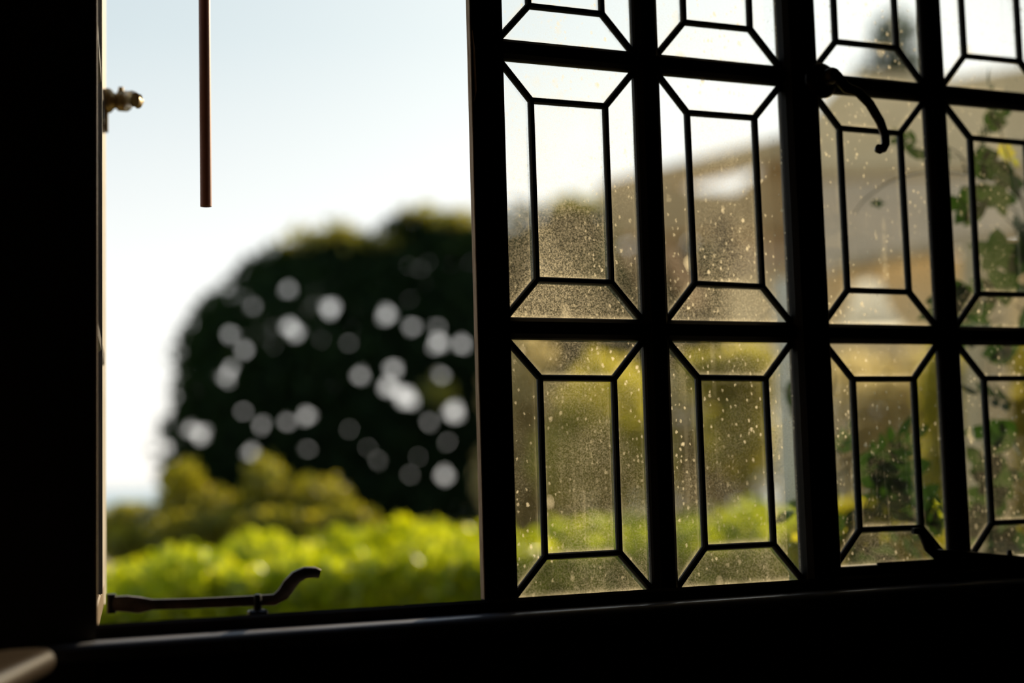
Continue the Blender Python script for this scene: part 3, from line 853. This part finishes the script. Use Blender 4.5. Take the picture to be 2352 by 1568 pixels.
# shrubs on the bank between hedge and house
SH = [
    ('yellow-green rounded shrub behind the hedge, seen through the fixed light', [(1390, 960, 120, 150), (1330, 1060, 130, 120), (1450, 1080, 110, 120)], 8.2, L_OLIVE, 1),
    ('dry brownish shrub against the tree, left of the garden bank', [(1200, 900, 90, 150), (1240, 1060, 110, 150), (1180, 1100, 90, 120)], 8.8, L_DRY, 2),
    ('tan shrub beside the white veranda post', [(1600, 960, 130, 130), (1560, 1080, 140, 110), (1680, 1060, 120, 130)], 9.6, L_DRY, 3),
    ('yellow-green shrub close to the white post', [(1720, 880, 80, 90), (1700, 1000, 90, 110), (1640, 860, 90, 60)], 7.0, L_OLIVE, 4),
    ('tall dry shrub right of the white post', [(1960, 930, 130, 130), (2050, 1000, 140, 140), (1980, 1090, 150, 120), (2110, 900, 90, 110)], 8.0, L_DRY, 5),
    ('low bright shrub at the foot of the white post', [(1960, 1210, 90, 60), (2060, 1240, 120, 70), (1880, 1250, 80, 60)], 5.0, L_YOUNG, 6),
    ('olive shrub beyond the nearer tan post', [(2180, 930, 70, 160), (2200, 1080, 90, 130)], 7.0, L_OLIVE, 7),
    ('leafy green shrub right of the nearer tan post', [(2350, 900, 70, 140), (2370, 1050, 90, 160), (2330, 1180, 80, 90)], 5.2, L_OLIVE, 8),
]
for lab, bl, D, m_, sd_ in SH:
    bush('shrub', bl, D, 3600, 0.05 * D / 6.5, m_, lab, 'shrub', 'shrubs on the garden bank', 30 + sd_)

# ------------------------------------------------------------------ climbing plants close to the glass
def leaflet(mb, p, d, nrm, Ln, wd):
    d, nrm = d.normalized(), nrm.normalized()
    s = d.cross(nrm).normalized()
    sts = [(0.0, 0.05), (0.25, 0.75), (0.5, 1.0), (0.75, 0.7), (1.0, 0.03)]
    vs = []
    for t_, w_ in sts:
        c = p + d * Ln * t_ - nrm * Ln * 0.18 * t_ * t_
        vs += [c - s * wd * w_ + nrm * wd * 0.25 * w_, c, c + s * wd * w_ + nrm * wd * 0.25 * w_]
    fs = []
    for i in range(4):
        a = i * 3
        fs += [(a, a + 1, a + 4, a + 3), (a + 1, a + 2, a + 5, a + 4)]
    mb.add(vs, fs)
def compound(mb, pairs=3, Ln=0.03, wd=0.0065, step=0.016):
    x, z = Vector((1, 0, 0)), Vector((0, 0, 1))
    mb.tube([(0, 0, 0), (step * (pairs + 0.6), 0, -0.002)], 0.0007, 4)
    for k in range(pairs):
        p = Vector((step * (k + 0.8), 0, 0))
        for s in (-1, 1):
            leaflet(mb, p, Vector((0.75, s * 0.75, 0.05)), z, Ln * (1 - 0.1 * k), wd)
    leaflet(mb, Vector((step * (pairs + 0.6), 0, 0)), x, z, Ln * 1.15, wd)
def lobed(mb, r=0.03):
    c = [(0, 0, 0)]
    n = 20
    for k in range(n):
        a = 2 * math.pi * k / n
        rr = r * (0.78 + 0.22 * math.cos(5 * a)) 
        c.append((r * 0.9 + rr * math.cos(a) * 1.1, rr * math.sin(a), 0.10 * rr * math.cos(2 * a)))
    c[0] = (r * 0.9, 0, -0.004)
    mb.add(c, [(0, 1 + k, 1 + (k + 1) % n) for k in range(n)])
    mb.tube([(-0.01, 0, -0.004), (r * 0.2, 0, 0)], 0.0008, 4)
protos = {}
def leafobj(kind, parent, p, aim, roll, sc, m):
    key = (kind, m.name)
    if key not in protos:
        mb = MB()
        if kind == 'compound':
            compound(mb)
        elif kind == 'wide':
            compound(mb, 2, 0.036, 0.011, 0.014)
        else:
            lobed(mb)
        me = mb.build('leaf', m, None, True)
        protos[key] = me.data
        bpy.data.objects.remove(me)
    o = bpy.data.objects.new('leaf', protos[key])
    COL.objects.link(o)
    o.parent = parent
    d = Vector(aim).normalized()
    q = d.to_track_quat('X', 'Z')
    from mathutils import Quaternion
    o.rotation_mode = 'QUATERNION'
    o.rotation_quaternion = Quaternion(d, roll) @ q
    o.location = local(parent, p)
    o.scale = (sc * 1.6,) * 3 if kind != 'lobed' else (sc * 1.3,) * 3
    return o
def scr(dx, dy, dz=0.0):                   # a direction: dx along the view's right, dy up, dz away
    return rt * dx + up * dy + fw * dz
def vine(name, D, stems, leaves, label, cat):
    first = atD(*stems[0][0][:2], D)
    o = tag(empty(name, (first.x, first.y, GZ)), label, cat)
    for s in stems:
        P3 = [local(o, atD(x, y, D + (r_[0] if r_ else 0))) for x, y, *r_ in s]
        # smooth the stem
        Q = []
        for i in range(len(P3) - 1):
            for k in range(4):
                t_ = k / 4
                p0, p1, p2, p3 = P3[max(i - 1, 0)], P3[i], P3[i + 1], P3[min(i + 2, len(P3) - 1)]
                Q.append(0.5 * ((2 * p1) + (p2 - p0) * t_ + (2 * p0 - 5 * p1 + 4 * p2 - p3) * t_ * t_ + (3 * p1 - p0 - 3 * p2 + p3) * t_ ** 3))
        Q.append(P3[-1])
        MB().tube(Q, [0.0026 - 0.0016 * i / len(Q) for i in range(len(Q))], 6).build('stem', STEMM, o, True)
    for (kind, x, y, dx, dy, sc, *rest) in leaves:
        m_ = rest[0] if rest else L_VINE
        dD = rest[1] if len(rest) > 1 else random.uniform(-0.05, 0.05)
        leafobj(kind, o, atD(x, y, D + dD), scr(dx, dy, random.uniform(-0.3, 0.3)), math.pi / 2 + random.uniform(-0.7, 0.7), sc, m_)
    return o
g = 1600
# sprig in the lower panes of the closed casement
lv_ = [('compound', 1925, 1050, 0.3, 1.0, 0.55), ('wide', 1950, 1090, 1.0, 0.2, 0.9), ('wide', 1935, 1110, -0.6, -0.1, 0.8), ('compound', 1990, 1080, 0.8, 0.9, 0.9), ('compound', 2035, 1070, 0.9, 0.85, 0.75),
       ('wide', 1985, 1120, 0.9, -0.2, 1.0), ('wide', 2000, 1105, 1.0, 0.3, 1.0), ('compound', 1960, 1140, 0.2, -1.0, 1.0), ('compound', 1925, 1130, -0.8, -0.4, 0.9), ('compound', 2010, 1125, 0.5, -0.9, 1.0),
       ('compound', 1945, 1165, -0.5, -0.8, 0.8), ('compound', 1985, 1150, -0.2, -1.0, 0.9), ('wide', 2060, 1190, 0.6, 0.5, 0.8), ('compound', 2070, 1210, -0.4, 0.6, 0.9), ('wide', 1960, 1215, 0.7, 0.1, 0.9, L_YOUNG),
       ('wide', 1925, 1225, 0.6, 0.2, 0.8, L_YOUNG), ('lobed', 1985, 1195, 0.4, 0.3, 0.8, L_YOUNG), ('lobed', 2140, 1195, -0.3, 0.6, 0.5, L_YOUNG), ('compound', 2130, 1120, 0.3, -0.7, 0.8), ('wide', 2110, 1160, 0.2, -0.8, 0.8), ('wide', 1995, 1250, 0.3, -0.6, 0.9), ('compound', 2080, 1260, -0.5, -0.2, 0.9)]
vine('garden_creeper', 2.6, [[(1960, g), (1965, 1400), (1975, 1200), (1955, 1100), (1922, 1040), (1915, 1000)], [(1975, 1200), (2010, 1110), (2050, 1060), (2085, 1025)], [(2100, g), (2120, 1350), (2110, 1220), (2147, 1185)]], lv_,
     'young leafy creeper with feathery leaves low behind the closed casement', 'creeper')
# climber at the right
lv2 = [('compound', 2290, 280, -0.2, 0.8, 0.7), ('compound', 2120, 330, -0.7, 0.2, 0.6), ('wide', 2125, 320, 0.3, 0.6, 0.6), ('wide', 2200, 360, -0.9, 0.1, 0.8), ('wide', 2215, 365, 0.9, -0.2, 0.8), ('compound', 2245, 345, 0.3, 0.5, 0.6), ('compound', 2290, 320, 0.6, -0.6, 0.5, L_YOUNG),
       ('lobed', 2000, 465, 0.8, -0.1, 0.35), ('wide', 2290, 470, -0.9, 0.0, 1.0), ('lobed', 2325, 480, -0.6, 0.5, 1.0), ('wide', 2340, 520, 0.3, -0.7, 1.1), ('lobed', 2350, 600, -0.8, 0.3, 1.3), ('lobed', 2352, 640, -0.9, -0.3, 1.1), ('compound', 2320, 660, -0.9, -0.3, 1.2), ('wide', 2250, 670, -0.9, -0.2, 0.9), ('compound', 2240, 700, -0.7, -0.4, 0.9), ('wide', 2330, 700, 0.5, -0.3, 1.0), ('compound', 2300, 730, -0.6, -0.3, 1.0), ('wide', 2340, 745, -0.3, -0.4, 1.0),
       ('lobed', 2340, 1120, -0.8, 0.4, 1.2), ('lobed', 2352, 1165, -0.5, -0.5, 1.2), ('wide', 2330, 1190, -0.2, -0.8, 1.0), ('lobed', 2335, 1215, -0.1, -0.6, 0.6, L_YOUNG), ('wide', 2280, 1260, -0.3, 0.4, 0.9), ('wide', 2230, 1220, 0.3, 0.5, 0.9), ('lobed', 2352, 1260, -0.3, 0.2, 0.8, L_YOUNG), ('wide', 2352, 820, -0.7, 0.4, 0.9), ('compound', 2340, 930, -0.7, 0.2, 0.9), ('wide', 2352, 1010, -0.6, 0.1, 0.9)]
lv2 += [('wide', 2310, 500, 0.7, -0.5, 1.1), ('lobed', 2350, 440, -0.5, 0.4, 1.1), 
        ('wide', 2255, 300, 0.6, 0.5, 0.6), ('wide', 2180, 355, -0.5, -0.6, 0.7), ('lobed', 2320, 1140, -0.9, 0.1, 1.1), ('wide', 2300, 1110, -0.6, 0.6, 0.8), ('wide', 2352, 1210, -0.6, -0.4, 1.0), ('lobed', 2352, 1080, -0.4, 0.8, 1.0)]
vine('climber', 2.65, [[(2400, g), (2395, 1200), (2380, 900), (2360, 650), (2355, 480), (2300, 420), (2220, 400), (2130, 395), (2050, 415), (1990, 455), (1962, 490)], [(2355, 480), (2320, 380), (2290, 270)], [(2220, 400), (2200, 350), (2125, 320)], [(2360, 650), (2300, 690), (2210, 690)]], lv2,
     'leafy climber trailing a thin twig behind the rightmost column of panes', 'climber')
lv3 = [('wide', 1790, 890, 0.6, -0.3, 0.8), ('wide', 1805, 905, 0.8, 0.3, 0.7), ('compound', 1800, 940, 0.8, -0.1, 0.6), ('lobed', 1838, 1240, -0.6, 0.5, 0.3, L_YOUNG), ('compound', 1880, 900, -0.4, 0.7, 0.8)]
vine('twig', 2.7, [[(1880, g), (1885, 1300), (1880, 1000), (1860, 920), (1800, 895)], [(1880, 1000), (1912, 900), (1918, 860), (1905, 820)], [(1885, 1300), (1850, 1250)]], lv3,
     'thin leafy twig rising behind the wide stile with the handle', 'twig')
